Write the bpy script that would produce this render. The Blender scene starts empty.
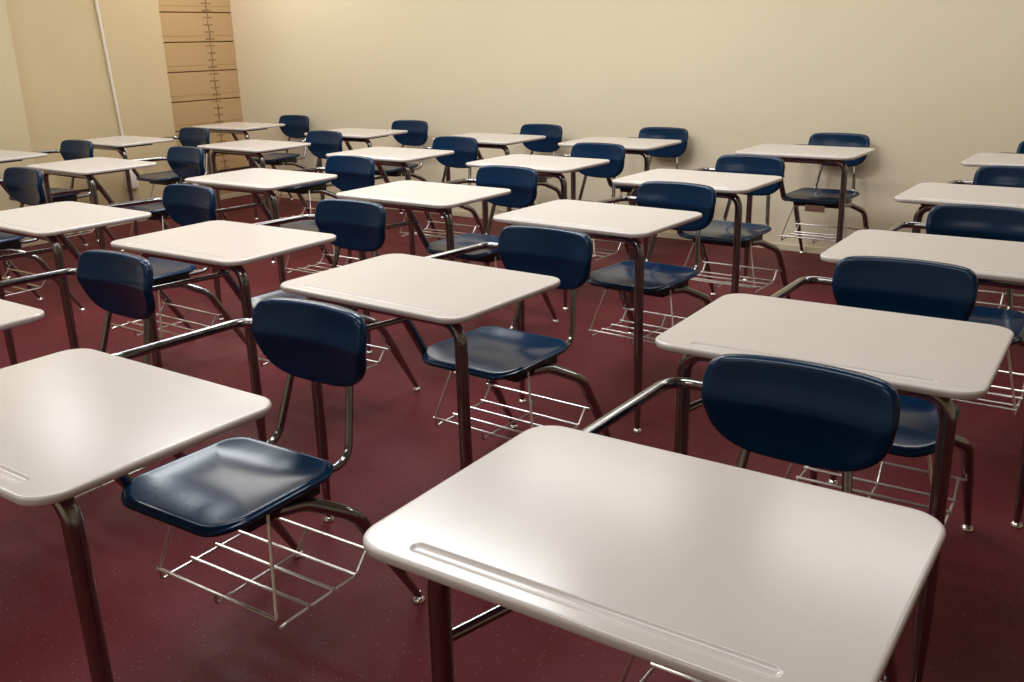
import bpy, bmesh, math
from mathutils import Vector, Matrix

# Lengths below are in "survey units" (desktop 0.61 wide); S turns them into metres.
S = 1.08
FLOOR = -0.68            # floor height below the desktops, survey units
sc = bpy.context.scene
COL = sc.collection
PI = math.pi


# ----------------------------------------------------------------- materials
def principled(name, color, rough=0.5, metal=0.0, spec=0.5, coat=0.0):
    m = bpy.data.materials.new(name)
    m.use_nodes = True
    b = m.node_tree.nodes['Principled BSDF']
    b.inputs['Base Color'].default_value = (*color, 1)
    b.inputs['Roughness'].default_value = rough
    b.inputs['Metallic'].default_value = metal
    b.inputs['Specular IOR Level'].default_value = spec
    b.inputs['Coat Weight'].default_value = coat
    return m


def noise_to(m, scale, detail, target, stops, rough=0.6, coord='Object', stretch=None):
    """drive an input of the principled node with a noise through a colour ramp"""
    nt = m.node_tree
    b = nt.nodes['Principled BSDF']
    tc = nt.nodes.new('ShaderNodeTexCoord')
    n = nt.nodes.new('ShaderNodeTexNoise')
    n.inputs['Scale'].default_value = scale
    n.inputs['Detail'].default_value = detail
    n.inputs['Roughness'].default_value = rough
    src = tc.outputs[coord]
    if stretch:
        mp = nt.nodes.new('ShaderNodeMapping')
        mp.inputs['Scale'].default_value = stretch
        nt.links.new(src, mp.inputs['Vector'])
        src = mp.outputs['Vector']
    nt.links.new(src, n.inputs['Vector'])
    r = nt.nodes.new('ShaderNodeValToRGB')
    el = r.color_ramp.elements
    while len(el) < len(stops):
        el.new(0.5)
    for e, (p, c) in zip(el, stops):
        e.position = p
        e.color = (*c, 1) if len(c) == 3 else c
    nt.links.new(n.outputs['Fac'], r.inputs['Fac'])
    nt.links.new(r.outputs['Color'], b.inputs[target])
    return n, r


def bump(m, scale, strength, dist=0.002, detail=4):
    nt = m.node_tree
    b = nt.nodes['Principled BSDF']
    tc = nt.nodes.new('ShaderNodeTexCoord')
    n = nt.nodes.new('ShaderNodeTexNoise')
    n.inputs['Scale'].default_value = scale
    n.inputs['Detail'].default_value = detail
    bp = nt.nodes.new('ShaderNodeBump')
    bp.inputs['Strength'].default_value = strength
    bp.inputs['Distance'].default_value = dist
    nt.links.new(tc.outputs['Object'], n.inputs['Vector'])
    nt.links.new(n.outputs['Fac'], bp.inputs['Height'])
    nt.links.new(bp.outputs['Normal'], b.inputs['Normal'])


M_TOP = principled('cream_plastic', (0.80, 0.72, 0.64), 0.2, spec=0.5)
noise_to(M_TOP, 9, 3, 'Base Color', [(0.3, (0.63, 0.582, 0.545)), (0.7, (0.65, 0.602, 0.565))])
M_NAVY = principled('navy_plastic', (0.006, 0.03, 0.085), 0.20, spec=0.32)
noise_to(M_NAVY, 14, 4, 'Base Color', [(0.3, (0.0022, 0.0195, 0.056)), (0.75, (0.0036, 0.026, 0.070))])
M_CHROME = principled('chrome_tube', (0.31, 0.31, 0.312), 0.15, metal=1.0)
noise_to(M_CHROME, 25, 3, 'Roughness', [(0.3, (0.10,) * 3), (0.75, (0.26,) * 3)])
M_WIRE = principled('bright_wire', (0.80, 0.77, 0.74), 0.32, metal=1.0)
M_DARK = principled('black_steel', (0.012, 0.012, 0.014), 0.4)
M_GLIDE = principled('nickel_glide', (0.75, 0.72, 0.68), 0.2, metal=1.0)
M_STICK = principled('tan_sticker', (0.42, 0.25, 0.18), 0.7)
M_FLOOR = principled('red_floor', (0.12, 0.02, 0.026), 0.38, spec=0.16)
noise_to(M_FLOOR, 1.7, 8, 'Base Color',
         [(0.25, (0.090, 0.0102, 0.0150)), (0.5, (0.113, 0.0130, 0.0187)), (0.8, (0.136, 0.0175, 0.0235))])
noise_to(M_FLOOR, 6, 6, 'Roughness', [(0.3, (0.42,) * 3), (0.7, (0.55,) * 3)])
bump(M_FLOOR, 160, 0.25, 0.0015)
# sparse pale flecks in the sheet flooring
nt = M_FLOOR.node_tree
b = nt.nodes['Principled BSDF']
base_link = b.inputs['Base Color'].links[0].from_socket
tc = nt.nodes.new('ShaderNodeTexCoord')
vo = nt.nodes.new('ShaderNodeTexVoronoi')
vo.inputs['Scale'].default_value = 95
nt.links.new(tc.outputs['Object'], vo.inputs['Vector'])
lt = nt.nodes.new('ShaderNodeMath')
lt.operation = 'LESS_THAN'
lt.inputs[1].default_value = 0.17
nt.links.new(vo.outputs['Distance'], lt.inputs[0])
sep = nt.nodes.new('ShaderNodeSeparateColor')
nt.links.new(vo.outputs['Color'], sep.inputs['Color'])
pick = nt.nodes.new('ShaderNodeMath')
pick.operation = 'LESS_THAN'
pick.inputs[1].default_value = 0.22
nt.links.new(sep.outputs['Red'], pick.inputs[0])
both = nt.nodes.new('ShaderNodeMath')
both.operation = 'MULTIPLY'
nt.links.new(lt.outputs[0], both.inputs[0])
nt.links.new(pick.outputs[0], both.inputs[1])
dim = nt.nodes.new('ShaderNodeMath')
dim.operation = 'MULTIPLY'
dim.inputs[1].default_value = 0.55
nt.links.new(both.outputs[0], dim.inputs[0])
mx = nt.nodes.new('ShaderNodeMix')
mx.data_type = 'RGBA'
nt.links.new(dim.outputs[0], mx.inputs['Factor'])
nt.links.new(base_link, mx.inputs[6])
mx.inputs[7].default_value = (0.34, 0.20, 0.20, 1)
nt.links.new(mx.outputs[2], b.inputs['Base Color'])
M_WALL = principled('cream_wall_paint', (0.70, 0.57, 0.36), 0.62, spec=0.3)
noise_to(M_WALL, 1.2, 5, 'Base Color', [(0.3, (0.785, 0.69, 0.50)), (0.7, (0.81, 0.715, 0.525))])
bump(M_WALL, 90, 0.12, 0.001)
M_PANEL = principled('cream_panel_paint', (0.68, 0.535, 0.315), 0.6, spec=0.3)
noise_to(M_PANEL, 1.5, 4, 'Base Color', [(0.3, (0.61, 0.485, 0.285)), (0.7, (0.64, 0.51, 0.305))])
M_BOARD = principled('tan_board_paint', (0.54, 0.35, 0.165), 0.55, spec=0.3)
noise_to(M_BOARD, 3, 5, 'Base Color', [(0.3, (0.51, 0.345, 0.175)), (0.7, (0.54, 0.37, 0.19))], stretch=(1, 1, 4))
M_GAP = principled('brown_gap', (0.30, 0.16, 0.06), 0.8)
M_MARK = principled('brown_marking', (0.26, 0.15, 0.065), 0.8)
M_PIPE = principled('white_conduit_paint', (0.80, 0.75, 0.65), 0.45)
M_BASE = principled('pale_cove_base', (0.72, 0.62, 0.45), 0.5)
M_CEIL = principled('white_ceiling', (0.48, 0.46, 0.42), 0.9)
M_PIER = principled('warm_pier_paint', (0.66, 0.545, 0.345), 0.6, spec=0.3)


# ------------------------------------------------------------------- helpers
def make(name, bm, mat, parent=None, smooth=True, angle=40):
    bmesh.ops.recalc_face_normals(bm, faces=bm.faces)
    for v in bm.verts:
        v.co *= S
    me = bpy.data.meshes.new(name)
    bm.to_mesh(me)
    bm.free()
    me.materials.append(mat)
    if smooth:
        me.polygons.foreach_set('use_smooth', [True] * len(me.polygons))
        me.set_sharp_from_angle(angle=math.radians(angle))
    o = bpy.data.objects.new(name, me)
    COL.objects.link(o)
    if parent:
        o.parent = parent
    return o


def box(bm, x0, x1, y0, y1, z0, z1, bev=0.0):
    r = bmesh.ops.create_cube(bm, size=1)
    for v in r['verts']:
        v.co = Vector(((x0 + x1) / 2 + v.co.x * (x1 - x0), (y0 + y1) / 2 + v.co.y * (y1 - y0),
                       (z0 + z1) / 2 + v.co.z * (z1 - z0)))
    if bev:
        es = list({e for v in r['verts'] for e in v.link_edges})
        bmesh.ops.bevel(bm, geom=es, offset=bev, segments=2, affect='EDGES', profile=0.5)


def fillet(pts, rad, n=7):
    """round the corners of a polyline; rad is one number or one per inner corner"""
    P = [Vector(p) for p in pts]
    out = [P[0]]
    for i in range(1, len(P) - 1):
        r = rad if not isinstance(rad, (list, tuple)) else rad[i - 1]
        a, b, c = P[i - 1], P[i], P[i + 1]
        d1, d2 = (a - b).normalized(), (c - b).normalized()
        ang = d1.angle(d2)
        if r <= 0 or ang > PI - 0.02:
            out.append(b)
            continue
        t = min(r / math.tan(ang / 2), 0.48 * (a - b).length, 0.48 * (c - b).length)
        p0, p2 = b + d1 * t, b + d2 * t
        for k in range(n + 1):
            s = k / n
            out.append(p0 * (1 - s) ** 2 + b * 2 * s * (1 - s) + p2 * s * s)
    out.append(P[-1])
    return out


def tube(bm, pts, r, seg=12, cap=True):
    """sweep a circle along pts; r is a number or one radius per point"""
    P = [Vector(p) for p in pts]
    R = r if isinstance(r, (list, tuple)) else [r] * len(P)
    tang = []
    for i in range(len(P)):
        a = P[max(i - 1, 0)]
        b = P[min(i + 1, len(P) - 1)]
        tang.append((b - a).normalized())
    t0 = tang[0]
    ref = Vector((0, 0, 1)) if abs(t0.z) < 0.9 else Vector((1, 0, 0))
    nrm = t0.cross(ref).normalized()
    rings = []
    for i, p in enumerate(P):
        t = tang[i]
        nrm = (nrm - t * nrm.dot(t)).normalized()
        bn = t.cross(nrm)
        rings.append([bm.verts.new(p + (nrm * math.cos(2 * PI * k / seg) + bn * math.sin(2 * PI * k / seg)) * R[i])
                      for k in range(seg)])
    for a, b in zip(rings, rings[1:]):
        for k in range(seg):
            bm.faces.new((a[k], a[(k + 1) % seg], b[(k + 1) % seg], b[k]))
    if cap:
        bm.faces.new(rings[0][::-1])
        bm.faces.new(rings[-1])
    return rings


def tube_obj(name, pts, r, mat, parent, seg=12):
    bm = bmesh.new()
    tube(bm, pts, r, seg)
    return make(name, bm, mat, parent)


def rrect(hx, hy, r, n=8):
    """rounded rectangle outline; r = one radius or four (++, -+, --, +-)"""
    rs = r if isinstance(r, (list, tuple)) else [r] * 4
    out = []
    for q, (sx, sy) in enumerate(((1, 1), (-1, 1), (-1, -1), (1, -1))):
        rr = rs[q]
        cx, cy = sx * (hx - rr), sy * (hy - rr)
        for k in range(n + 1):
            a = PI / 2 * q + PI / 2 * k / n
            out.append((cx + rr * math.cos(a), cy + rr * math.sin(a)))
    return out


def loft(bm, loops, close_first=True, close_last=True):
    rings = [[bm.verts.new(p) for p in lp] for lp in loops]
    n = len(rings[0])
    for a, b in zip(rings, rings[1:]):
        for k in range(n):
            bm.faces.new((a[k], a[(k + 1) % n], b[(k + 1) % n], b[k]))
    if close_first:
        bm.faces.new(rings[0][::-1])
    if close_last:
        bm.faces.new(rings[-1])
    return rings


# ------------------------------------------------------- the combination desk
# local axes: x = the sitter's left, -x = the sitter's right, +y = towards the
# chair's back, z = 0 at the writing surface; objects are lifted to the floor by
# the Empty that carries them.
DW, DD = 0.607 / 2, 0.442 / 2
LIFT = -FLOOR
CHX = -0.010             # the chair sits a little towards its open side


def up(p):
    return (p[0], p[1], p[2] + LIFT)


def ups(ps):
    return [up(p) for p in ps]


def desktop_mesh():
    bm = bmesh.new()
    ZT, ZB = 0.0070, -0.0095
    prof = [(0.014, ZB), (0.0060, ZB + 0.0006), (0.0022, ZB + 0.003), (0.0004, ZB + 0.0065), (0.0, 0.0020),
            (0.0006, 0.0042), (0.0022, 0.0060), (0.0042, 0.0068), (0.0060, ZT), (0.0075, ZT), (0.0125, ZT)]
    loops = []
    for ins, z in prof:
        loops.append([up((x, y, z)) for x, y in rrect(DW - ins, DD - ins, max(0.050 - ins, 0.01), 10)])
    rings = loft(bm, loops, close_first=True, close_last=False)
    # the pencil groove along the edge away from the sitter
    gx, gy, gw = 0.226, -0.187, 0.0105
    outl = [(x, gy + y) for x, y in rrect(gx, gw, gw - 1e-4, 8)]
    g = []
    for ins, z in ((-0.002, ZT), (-0.0006, ZT), (0.0006, ZT - 0.0005), (0.0030, ZT - 0.0022), (0.0055, ZT - 0.0028),
                   (0.008, ZT - 0.003)):
        g.append([bm.verts.new(up((x, gy + y, z))) for x, y in rrect(gx - ins, gw - ins, gw - ins - 1e-4, 8)])
    n = len(outl)
    for a, b in zip(g, g[1:]):
        for k in range(n):
            bm.faces.new((a[k], a[(k + 1) % n], b[(k + 1) % n], b[k]))
    bm.faces.new(g[-1])
    edges = []
    bm.edges.ensure_lookup_table()
    for ring in (rings[-1], g[0]):
        for k in range(len(ring)):
            e = bm.edges.get((ring[k], ring[(k + 1) % len(ring)]))
            edges.append(e)
    bmesh.ops.triangle_fill(bm, use_beauty=True, use_dissolve=False, edges=edges)
    return bm


def seat_mesh():
    """moulded shell seat: dished, rolled front edge, stepped rim"""
    bm = bmesh.new()
    cy, hy, hx = 0.312, 0.166, 0.176

    def top(x, y):
        fx, fy = x / hx, (y - cy) / hy            # fy -1 front, +1 rear
        z = -0.265
        z += 0.009 * abs(fx) ** 4                 # raised sides
        z -= 0.006 * math.exp(-((fy - 0.35) / 0.45) ** 2) * (1 - 0.5 * fx * fx)    # dip where one sits
        z += 0.001 * math.exp(-(fx / 0.35) ** 2) * max(0, -fy) ** 1.5
        if fy < -0.3:
            z -= 0.009 * ((-fy - 0.3) / 0.7) ** 2                                  # front rolls down
        if fy > 0.5:
            z += 0.010 * ((fy - 0.5) / 0.5) ** 1.6
        return z

    def ring(s, dz, out=0.0):
        lp = []
        for x, y in rrect(hx, hy, [0.062, 0.062, 0.072, 0.072], 12):
            # slightly narrower towards the rear
            k = 1.0 - 0.035 * max(0, y / hy)
            x2, y2 = x * s * k, y * s
            if out:
                d = math.hypot(x, y)
                x2 += out * x / d
                y2 += out * y / d
            lp.append(up((0.002 + x2, cy + y2, top(x * min(s, 1) * k, cy + y * min(s, 1)) + dz)))
        return lp

    loops = [ring(0.04, 0)]
    for s in (0.14, 0.26, 0.38, 0.5, 0.62, 0.73, 0.82, 0.88, 0.92):
        loops.append(ring(s, 0))
    loops += [ring(0.948, -0.0008), ring(0.962, -0.0028), ring(0.970, -0.0052), ring(0.977, -0.0063),
              ring(0.990, -0.0068), ring(0.999, -0.0080), ring(1.0, -0.0105, 0.0012), ring(1.0, -0.0140, 0.0006),
              ring(0.988, -0.0170), ring(0.95, -0.0178), ring(0.8, -0.016), ring(0.5, -0.015), ring(0.1, -0.015)]
    loft(bm, loops)
    return bm


def spline_closed(ctrl, n):
    out = []
    m = len(ctrl)
    for i in range(m):
        p0, p1, p2, p3 = (ctrl[(i + k - 1) % m] for k in range(4))
        for k in range(n):
            t = k / n
            out.append(tuple(0.5 * ((2 * p1[j]) + (-p0[j] + p2[j]) * t + (2 * p0[j] - 5 * p1[j] + 4 * p2[j] - p3[j]) * t * t
                                    + (-p0[j] + 3 * p1[j] - 3 * p2[j] + p3[j]) * t ** 3) for j in (0, 1)))
    return out


def backrest_mesh():
    """moulded shell back: soft lumbar line, wings curving forward, big lower corners"""
    bm = bmesh.new()
    half = [(0.060, 0.0375), (0.114, 0.0355), (0.146, 0.030), (0.1635, 0.015), (0.1700, -0.012), (0.1695, -0.042),
            (0.1620, -0.077), (0.1465, -0.107), (0.117, -0.132), (0.080, -0.1455), (0.040, -0.150)]
    ctrl = [(0.0, 0.0382)] + half + [(0.0, -0.1515)] + [(-x, z) for x, z in half[::-1]]
    base = spline_closed(ctrl, 6)
    cz = -0.050

    def surf(x, z):
        fx = x / 0.171
        y = 0.588 - 0.024 * fx * fx                                   # wings forward
        y -= 0.006 * math.exp(-((z + 0.045) / 0.030) ** 2)            # lumbar line
        y += 0.10 * max(0, z + 0.045) - 0.05 * min(0, z + 0.045)      # leans back above it
        return y

    def ring(s, off, grow=0.0):
        lp = []
        for x, z in base:
            X, Z = x * s, cz + (z - cz) * s
            if grow:
                d = math.hypot(x, z - cz)
                X += grow * x / d
                Z += grow * (z - cz) / d
            lp.append(up((CHX + X, surf(X, Z) + off, Z)))
        return lp

    loops = [ring(0.03, 0)]
    loops += [ring(k / 14, 0) for k in range(1, 13)]
    loops += [ring(0.90, 0.0), ring(0.935, 0.0004), ring(0.96, 0.002), ring(0.98, 0.005), ring(0.993, 0.0095),
              ring(1.0, 0.015), ring(0.997, 0.021), ring(0.985, 0.025), ring(0.95, 0.026), ring(0.9, 0.022),
              ring(0.6, 0.019), ring(0.3, 0.019), ring(0.05, 0.019)]
    loft(bm, loops)
    # the two bosses that hold the uprights
    for s in (-1, 1):
        box(bm, CHX + s * 0.088 - 0.02, CHX + s * 0.088 + 0.02, 0.598, 0.622, LIFT - 0.115, LIFT - 0.045, 0.006)
    return bm


def glide_mesh(x, y):
    bm = bmesh.new()
    prof = [(0.0145, 0.0), (0.016, 0.003), (0.0145, 0.008), (0.009, 0.012), (0.0055, 0.014), (0.0055, 0.024)]
    loops = [[(x + r * math.cos(2 * PI * k / 14), y + r * math.sin(2 * PI * k / 14), z) for k in range(14)]
             for r, z in prof]
    loft(bm, loops)
    return bm


def taper(pts, r0, r1, z0, z1):
    """radius r0 above height z0 shrinking to r1 at z1"""
    out = []
    for p in pts:
        if p[2] >= z0:
            out.append(r0)
        else:
            k = min(1, (z0 - p[2]) / (z0 - z1))
            out.append(r0 + (r1 - r0) * k)
    return out


def densify(pts, n):
    """split the last straight run of a polyline so that it can taper"""
    a, b = Vector(pts[-2]), Vector(pts[-1])
    return list(pts[:-1]) + [a.lerp(b, k / n) for k in range(1, n + 1)]


LEG_R = 0.0150


def make_combo_desk():
    root = bpy.data.objects.new('combo_desk', None)
    root.empty_display_size = 0.2
    COL.objects.link(root)
    root['category'] = 'desk'
    root['group'] = 'classroom combo desks set out in rows'
    make('desktop', desktop_mesh(), M_TOP, root, angle=30)
    make('seat', seat_mesh(), M_NAVY, root, angle=60)
    make('backrest', backrest_mesh(), M_NAVY, root, angle=60)

    # front legs: the two ends of a bar bent under the far edge of the top
    for s in (1, -1):
        pts = ups([(s * 0.14, -0.147, -0.0262), (s * 0.254, -0.147, -0.0262), (s * 0.257, -0.147, FLOOR + 0.013)])
        pts = densify(fillet(pts, 0.062, 9), 10)
        leg = tube_obj('leg', pts, taper(pts, LEG_R, 0.0085, 0.20, 0.02), M_CHROME, root, 14)
        make('foot_glide', glide_mesh(s * 0.257, -0.147), M_GLIDE, leg)
    tube_obj('crossbar', ups([(-0.141, -0.147, -0.0262), (0.141, -0.147, -0.0262)]), LEG_R * 0.99, M_CHROME, root)
    for x in (0.205, -0.205):                           # rails screwed under the top
        bm = bmesh.new()
        box(bm, x - 0.013, x + 0.013, -0.15, 0.09, LIFT - 0.025, LIFT - 0.009, 0.003)
        make('mounting_rail', bm, M_DARK, root)

    # rear legs: out from under the seat, bent down and splayed backwards
    for s in (1, -1):
        pts = ups([(s * 0.095, 0.26, -0.312), (s * 0.135, 0.395, -0.324), (s * 0.193, 0.475, -0.370),
                   (s * 0.2, 0.655, FLOOR + 0.013)])
        pts = densify(fillet(pts, [0.09, 0.085], 9), 10)
        leg = tube_obj('leg', pts, taper(pts, LEG_R, 0.0085, 0.20, 0.02), M_CHROME, root, 14)
        make('foot_glide', glide_mesh(s * 0.2, 0.655), M_GLIDE, leg)

    # tube from under the top down to the seat on the sitter's right
    pts = fillet(ups([(-0.17, -0.09, -0.0258), (-0.17, 0.050, -0.0258), (-0.168, 0.205, -0.287),
                      (-0.125, 0.42, -0.312)]), [0.045, 0.055], 9)
    tube_obj('seat_support_tube', pts, 0.0142, M_CHROME, root, 14)
    # stretcher from the front leg to that tube
    tube_obj('stretcher', ups([(-0.256, -0.147, -0.158), (-0.170, 0.118, -0.148)]), 0.0085, M_CHROME, root)
    # arm from the top to the backrest
    pts = fillet(ups([(-0.262, -0.04, -0.0205), (-0.262, 0.17, -0.0205), (-0.262, 0.28, -0.036), (-0.262, 0.622, -0.044),
                      (-0.075, 0.617, -0.048)]), [0.1, 0.1, 0.055], 9)
    tube_obj('side_arm', pts, 0.0108, M_CHROME, root, 14)
    # uprights that carry the backrest
    for s in (1, -1):
        pts = fillet(ups([(CHX + s * 0.086, 0.616, -0.05), (CHX + s * 0.090, 0.606, -0.135), (CHX + s * 0.112, 0.560, -0.302),
                          (CHX + s * 0.105, 0.38, -0.302)]), [0.08, 0.055], 9)
        tube_obj('back_upright', pts, 0.0092, M_CHROME, root, 12)
    # steel plate under the seat
    bm = bmesh.new()
    box(bm, -0.130, 0.130, 0.245, 0.445, LIFT - 0.326, LIFT - 0.281, 0.006)
    make('seat_plate', bm, M_DARK, root)

    # wire book basket
    bm = bmesh.new()
    w = 0.0042
    zf, zr, zk = -0.500, -0.523, -0.478
    tube(bm, ups([(-0.188, 0.243, zf), (0.188, 0.243, zf)]), w, 8)
    for x in (-0.18, 0.0, 0.18):
        pts = fillet(ups([(x, 0.243, zf), (x, 0.243, zr - 0.004), (x, 0.268, zr), (x, 0.474, zr),
                          (x, 0.512, zk)]), [0.012, 0.01, 0.02], 5)
        tube(bm, pts, w * 0.9, 8)
    for y in (0.33, 0.40, 0.468):
        tube(bm, ups([(-0.186, y, zr + 0.006), (0.186, y, zr + 0.006)]), w, 8)
    tube(bm, ups([(-0.197, 0.5135, zk), (0.197, 0.5135, zk)]), w, 8)
    for s in (1, -1):
        tube(bm, ups([(s * 0.183, 0.243, zf), (s * 0.130, 0.295, -0.306)]), w * 0.9, 8)
        # ends that reach the rear legs
        tube(bm, ups([(s * 0.195, 0.5135, zk), (s * 0.199, 0.555, zk)]), w, 8)
    make('book_basket', bm, M_WIRE, root)
    return root


def children_of(o):
    return [c for c in bpy.data.objects if c.parent == o]


def copy_tree(o, parent=None):
    c = o.copy()
    COL.objects.link(c)
    if parent:
        c.parent = parent
    for ch in KIDS.get(o.name, []):
        copy_tree(ch, c)
    return c


# x, y of the top's centre in the room and its small twist in degrees
UNITS = [
    (-0.461, 0.932, 0.9, 'big cream desktop nearest the camera, its navy chair half hidden behind it'),
    (-0.491, 1.825, 1.7, 'combo desk straight behind the big nearest one, its top cut by that navy backrest'),
    (-0.466, 2.717, 1.0, 'third combo desk back from the camera in the column along the right edge'),
    (-0.527, 3.758, -0.8, 'fourth combo desk back in the right edge column, second from the cream rear wall'),
    (-0.512, 4.862, 0.0, 'combo desk against the rear wall at the right edge, only a backrest corner showing'),
    (-1.499, 0.780, 1.7, 'combo desk at left front with its whole navy seat and wire basket in the open'),
    (-1.547, 1.756, -1.8, 'combo desk in the middle of the room, glossy navy seat visible beneath its top'),
    (-1.602, 2.763, -2.5, 'combo desk just behind the middle one, front leg dropping straight before its seat'),
    (-1.658, 3.697, -1.3, 'combo desk second from the rear wall, one in front of the sticker-tagged desk'),
    (-1.588, 4.858, -0.8, 'combo desk alone against the bare cream wall with tan sticker under its seat'),
    (-2.396, 0.876, 0.3, 'combo desk whose top corner pokes in at the left edge, navy backrest well clear'),
    (-2.437, 1.862, 1.0, 'combo desk with diamond-shaped top beside the left middle, behind the cut-off corner desk'),
    (-2.489, 2.898, -1.0, 'combo desk directly behind the diamond-topped one at left middle, third from the front'),
    (-2.603, 3.906, -1.6, 'combo desk left of centre at the back, second from the rear wall in its column'),
    (-2.668, 4.860, 0.0, 'combo desk touching the rear wall just left of the lone sticker-tagged one'),
    (-3.369, 1.842, -1.0, 'combo desk whose top runs off the left edge at mid height, navy chair behind'),
    (-3.474, 2.903, -0.7, 'combo desk at left rear, one behind the top running off the left edge'),
    (-3.577, 3.903, -0.4, 'combo desk at left rear, third back in the fourth column from the right'),
    (-3.560, 4.800, -1.6, 'combo desk by the rear wall, last of the fourth column from the right'),
    (-4.680, 1.850, 0.0, 'combo desk mostly outside the left edge, only its navy chair in view'),
    (-4.753, 2.842, -2.4, 'combo desk near the left wall, its top right behind the lone left-edge chair'),
    (-4.697, 3.897, -2.0, 'combo desk in front of the boarded corner one, its top below the tick line'),
    (-4.668, 4.765, 1.2, 'combo desk at the rear wall next to the one in the boarded corner'),
    (-5.800, 2.820, 1.5, 'combo desk closest to the left wall in front, its chair against the plain panel'),
    (-5.844, 3.737, -1.0, 'combo desk directly below the white conduit on the left wall panel'),
    (-5.995, 4.850, 1.2, 'combo desk deepest in the room corner, before the tan boards with tick marks'),
]
FRAME_SHIFT = {1: (-0.022, 0.0, 0.0), 5: (0.011, -0.0145, -1.4), 6: (0.020, -0.010, 0.0)}
LEG_SHIFT = {0: (-1, 0.032), 1: (1, -0.010)}
proto = make_combo_desk()
KIDS = {}
for o in list(COL.objects):
    if o.parent:
        KIDS.setdefault(o.parent.name, []).append(o)
for i, (x, y, rot, label) in enumerate(UNITS):
    o = proto if i == 0 else copy_tree(proto)
    o.location = (x * S, y * S, 0)
    o.rotation_euler = (0, 0, math.radians(rot))
    o['label'] = label
    if i in FRAME_SHIFT:            # these units are bolted together a little askew
        for ch in children_of(o):
            n = ch.name.split('.')[0]
            if n in ('desktop', 'crossbar', 'mounting_rail', 'stretcher') or (n == 'leg' and ch.data.vertices[0].co.y < 0):
                ch.location = (FRAME_SHIFT[i][0] * S, FRAME_SHIFT[i][1] * S, 0)
                ch.rotation_euler = (0, 0, math.radians(FRAME_SHIFT[i][2]))
    if i in LEG_SHIFT:
        side, dx = LEG_SHIFT[i]
        for ch in children_of(o):
            n = ch.name.split('.')[0]
            vx = ch.data.vertices[0].co
            if n == 'leg' and vx.y < 0 and vx.x * side > 0:
                ch.location.x += dx * S
            elif n == 'stretcher' and side < 0:
                ch.location.x += dx * 0.75 * S
    if i == 9:
        bm = bmesh.new()
        box(bm, -0.03, 0.075, 0.150, 0.156, LIFT - 0.335, LIFT - 0.300, 0.001)
        st = make('sticker', bm, M_STICK, o)
        st['label'] = 'tan paper sticker under the seat front'


# ------------------------------------------------------------------- the room
def structure(name, bm, mat, smooth=False):
    o = make(name, bm, mat, smooth=smooth)
    o['kind'] = 'structure'
    return o


Z0, Z1 = 0.0, 2.62            # floor and ceiling (survey units above the floor)
XL, XR, YF, YB = -6.79, 3.0, -3.4, 5.54


def slab(name, mat, *b):
    bm = bmesh.new()
    box(bm, *b)
    return structure(name, bm, mat)


slab('floor', M_FLOOR, XL - 0.2, XR + 0.2, YF - 0.2, YB + 0.2, -0.1, 0.0)
slab('ceiling', M_CEIL, XL - 0.2, XR + 0.2, YF - 0.2, YB + 0.2, Z1, Z1 + 0.1)
slab('wall_back', M_WALL, XL - 0.2, XR + 0.2, YB, YB + 0.12, 0, Z1)
slab('wall_right', M_WALL, XR, XR + 0.12, YF, YB, 0, Z1)
slab('wall_front', M_WALL, XL, XR, YF - 0.12, YF, 0, Z1)
slab('wall_left', M_GAP, XL - 0.16, XL - 0.022, YF, YB, 0, Z1)
# the boarded strip in the corner: separate horizontal boards with open joints
bm = bmesh.new()
lines = [-0.537, -0.304, -0.069, 0.163, 0.397, 0.629, 0.860, 1.093, 1.327, 1.560, 1.794]
edges = [Z0] + [z + LIFT for z in lines] + [Z1]
for a, b in zip(edges, edges[1:]):
    if b - a > 0.03:
        box(bm, XL - 0.022, XL, 4.55, YB, a + 0.0045, b - 0.0045, 0.002)
        if b - a > 0.15:      # the shallow lip a hand's width above each joint
            box(bm, XL - 0.001, XL + 0.0022, 4.55, YB, a + 0.048, b - 0.0055, 0.001)
structure('wall_left_boards', bm, M_BOARD)
# the plain panel standing proud of the boards, and the thicker wall before it
slab('wall_left_panel', M_PANEL, XL - 0.02, -6.50, 3.30, 4.632, 0, Z1)
slab('wall_left_pier', M_PIER, XL - 0.02, -6.36, YF, 3.395, 0, Z1)
bm = bmesh.new()
box(bm, XL, XR, YB - 0.007, YB, 0, 0.038, 0.002)
structure('baseboard_back', bm, M_BASE)
bm = bmesh.new()
box(bm, -6.50, -6.493, 3.395, 4.637, 0, 0.038, 0.002)
box(bm, -6.36, -6.353, YF, 3.40, 0, 0.038, 0.002)
box(bm, XL, XL + 0.007, 4.637, YB - 0.007, 0, 0.038, 0.002)
structure('baseboard_left', bm, M_BASE)

# the white conduit on the panel, ending in an outlet box
root = bpy.data.objects.new('wall_conduit', None)
COL.objects.link(root)
root.location = (-6.50 * S, 4.178 * S, 0.33 * S)
root['label'] = 'thin white conduit running up the plain left wall panel to an outlet box'
root['category'] = 'conduit'
bm = bmesh.new()
tube(bm, [(0.012, 0, 0.05), (0.012, -0.118, Z1 - 0.33 - 0.005)], 0.0100, 12)
make('conduit_pipe', bm, M_PIPE, root)
bm = bmesh.new()
box(bm, 0.0, 0.045, -0.045, 0.045, -0.07, 0.07, 0.006)
make('outlet_box', bm, M_PIPE, root)
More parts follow.
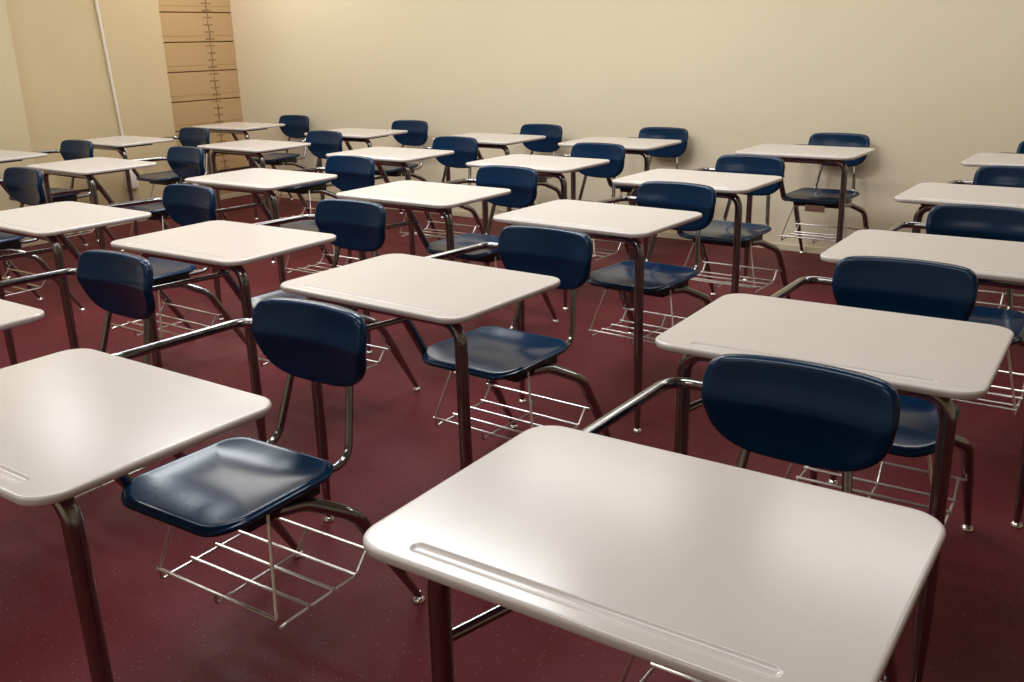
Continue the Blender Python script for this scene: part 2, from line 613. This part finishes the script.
# dark line with paired ticks drawn up the boards
bm = bmesh.new()
xx = XL + 0.0024
z = 0.10
k = 0
yc = 5.29
while z < Z1 - 0.05:
    j = 0.004 * math.sin(k * 2.3)
    box(bm, xx - 0.002, xx + 0.002, yc - 0.045 + j, yc - 0.010 + j, z - 0.004, z + 0.004)
    box(bm, xx - 0.002, xx + 0.002, yc + 0.008 + j, yc + 0.043 + j, z - 0.004, z + 0.004)
    if k % 4 != 3:
        box(bm, xx - 0.002, xx + 0.002, yc - 0.0035 + j, yc + 0.0035 + j, z - 0.012, z + 0.034)
    else:
        box(bm, xx - 0.002, xx + 0.002, yc - 0.0045 + j, yc + 0.0045 + j, z - 0.03, z + 0.058)
    z += 0.056
    k += 1
o = make('wall_marking', bm, M_MARK, smooth=False)
o['label'] = 'dark vertical line with short paired ticks drawn up the tan boards'
o['category'] = 'wall marking'


# --------------------------------------------------------------------- lights
def area(name, x, y, w, h, power, color=(1.0, 0.975, 0.93)):
    l = bpy.data.lights.new(name, 'AREA')
    l.shape = 'RECTANGLE'
    l.size, l.size_y = w * S, h * S
    l.energy = power
    l.color = color
    o = bpy.data.objects.new(name, l)
    o.location = (x * S, y * S, (Z1 - 0.03) * S)
    COL.objects.link(o)
    return o


area('ceiling_fluorescent_or_fill', -5.9, 4.80, 1.15, 0.45, 22)
for x, e in ((-4.2, 13), (-2.55, 13), (-0.9, 14), (0.75, 12)):  # last one is fill, added to brighten the back wall's right end
    area('ceiling_fluorescent_or_fill', x, 4.35, 1.15, 0.55, e)
for x, e in ((-4.2, 30), (-2.55, 44)):  # first is fill added for the walls; second matches a desktop reflection
    area('ceiling_fluorescent_or_fill', x, 2.98, 1.15, 0.55, e, (0.93, 0.97, 1.0))
area('ceiling_fluorescent_or_fill', -5.95, 3.08, 0.60, 0.35, 6.5, (0.93, 0.97, 1.0))
for x, e in ((-4.2, 18), (-2.55, 18), (-0.9, 16)):  # added fill for walls and near desktops, not known fixtures
    area('ceiling_fluorescent_or_fill', x, 1.3, 1.15, 0.55, e)

for x, e in ((-2.9, 22), (-0.6, 22)):  # unseen fill added at the room's front to lift desk edges and chrome
    area('ceiling_fluorescent_or_fill', x, -1.4, 1.15, 0.55, e)

wd = bpy.data.worlds.new('room_air')
sc.world = wd
wd.use_nodes = True
wd.node_tree.nodes['Background'].inputs['Color'].default_value = (0.05, 0.045, 0.04, 1)
wd.node_tree.nodes['Background'].inputs['Strength'].default_value = 0.3

# --------------------------------------------------------------------- camera
F_PX, PITCH, ROLL, CAM_H = 939.07, 0.310213, -0.025925, 0.5819
A = math.radians(-35.5)


def room(v):
    c, s = math.cos(A), math.sin(A)
    return Vector((c * v[0] + s * v[1], -s * v[0] + c * v[1], v[2]))


fw = Vector((0, math.cos(PITCH), -math.sin(PITCH)))
rt = Vector((1, 0, 0))
upv = Vector((0, math.sin(PITCH), math.cos(PITCH)))
c, s = math.cos(ROLL), math.sin(ROLL)
r2 = room(c * rt + s * upv)
u2 = room(-s * rt + c * upv)
f2 = room(fw)
cam = bpy.data.cameras.new('camera')
cam.sensor_width = 36
cam.lens = F_PX / 1024 * 36
cam.clip_start = 0.05
co = bpy.data.objects.new('camera', cam)
COL.objects.link(co)
mt = Matrix((( r2.x, u2.x, -f2.x, 0), (r2.y, u2.y, -f2.y, 0), (r2.z, u2.z, -f2.z, (CAM_H + LIFT) * S), (0, 0, 0, 1)))
co.matrix_world = mt
sc.camera = co

sc.view_settings.view_transform = 'Standard'
sc.view_settings.look = 'None'
sc.view_settings.gamma = 1
sc.view_settings.use_curve_mapping = False
sc.view_settings.exposure = 0.12
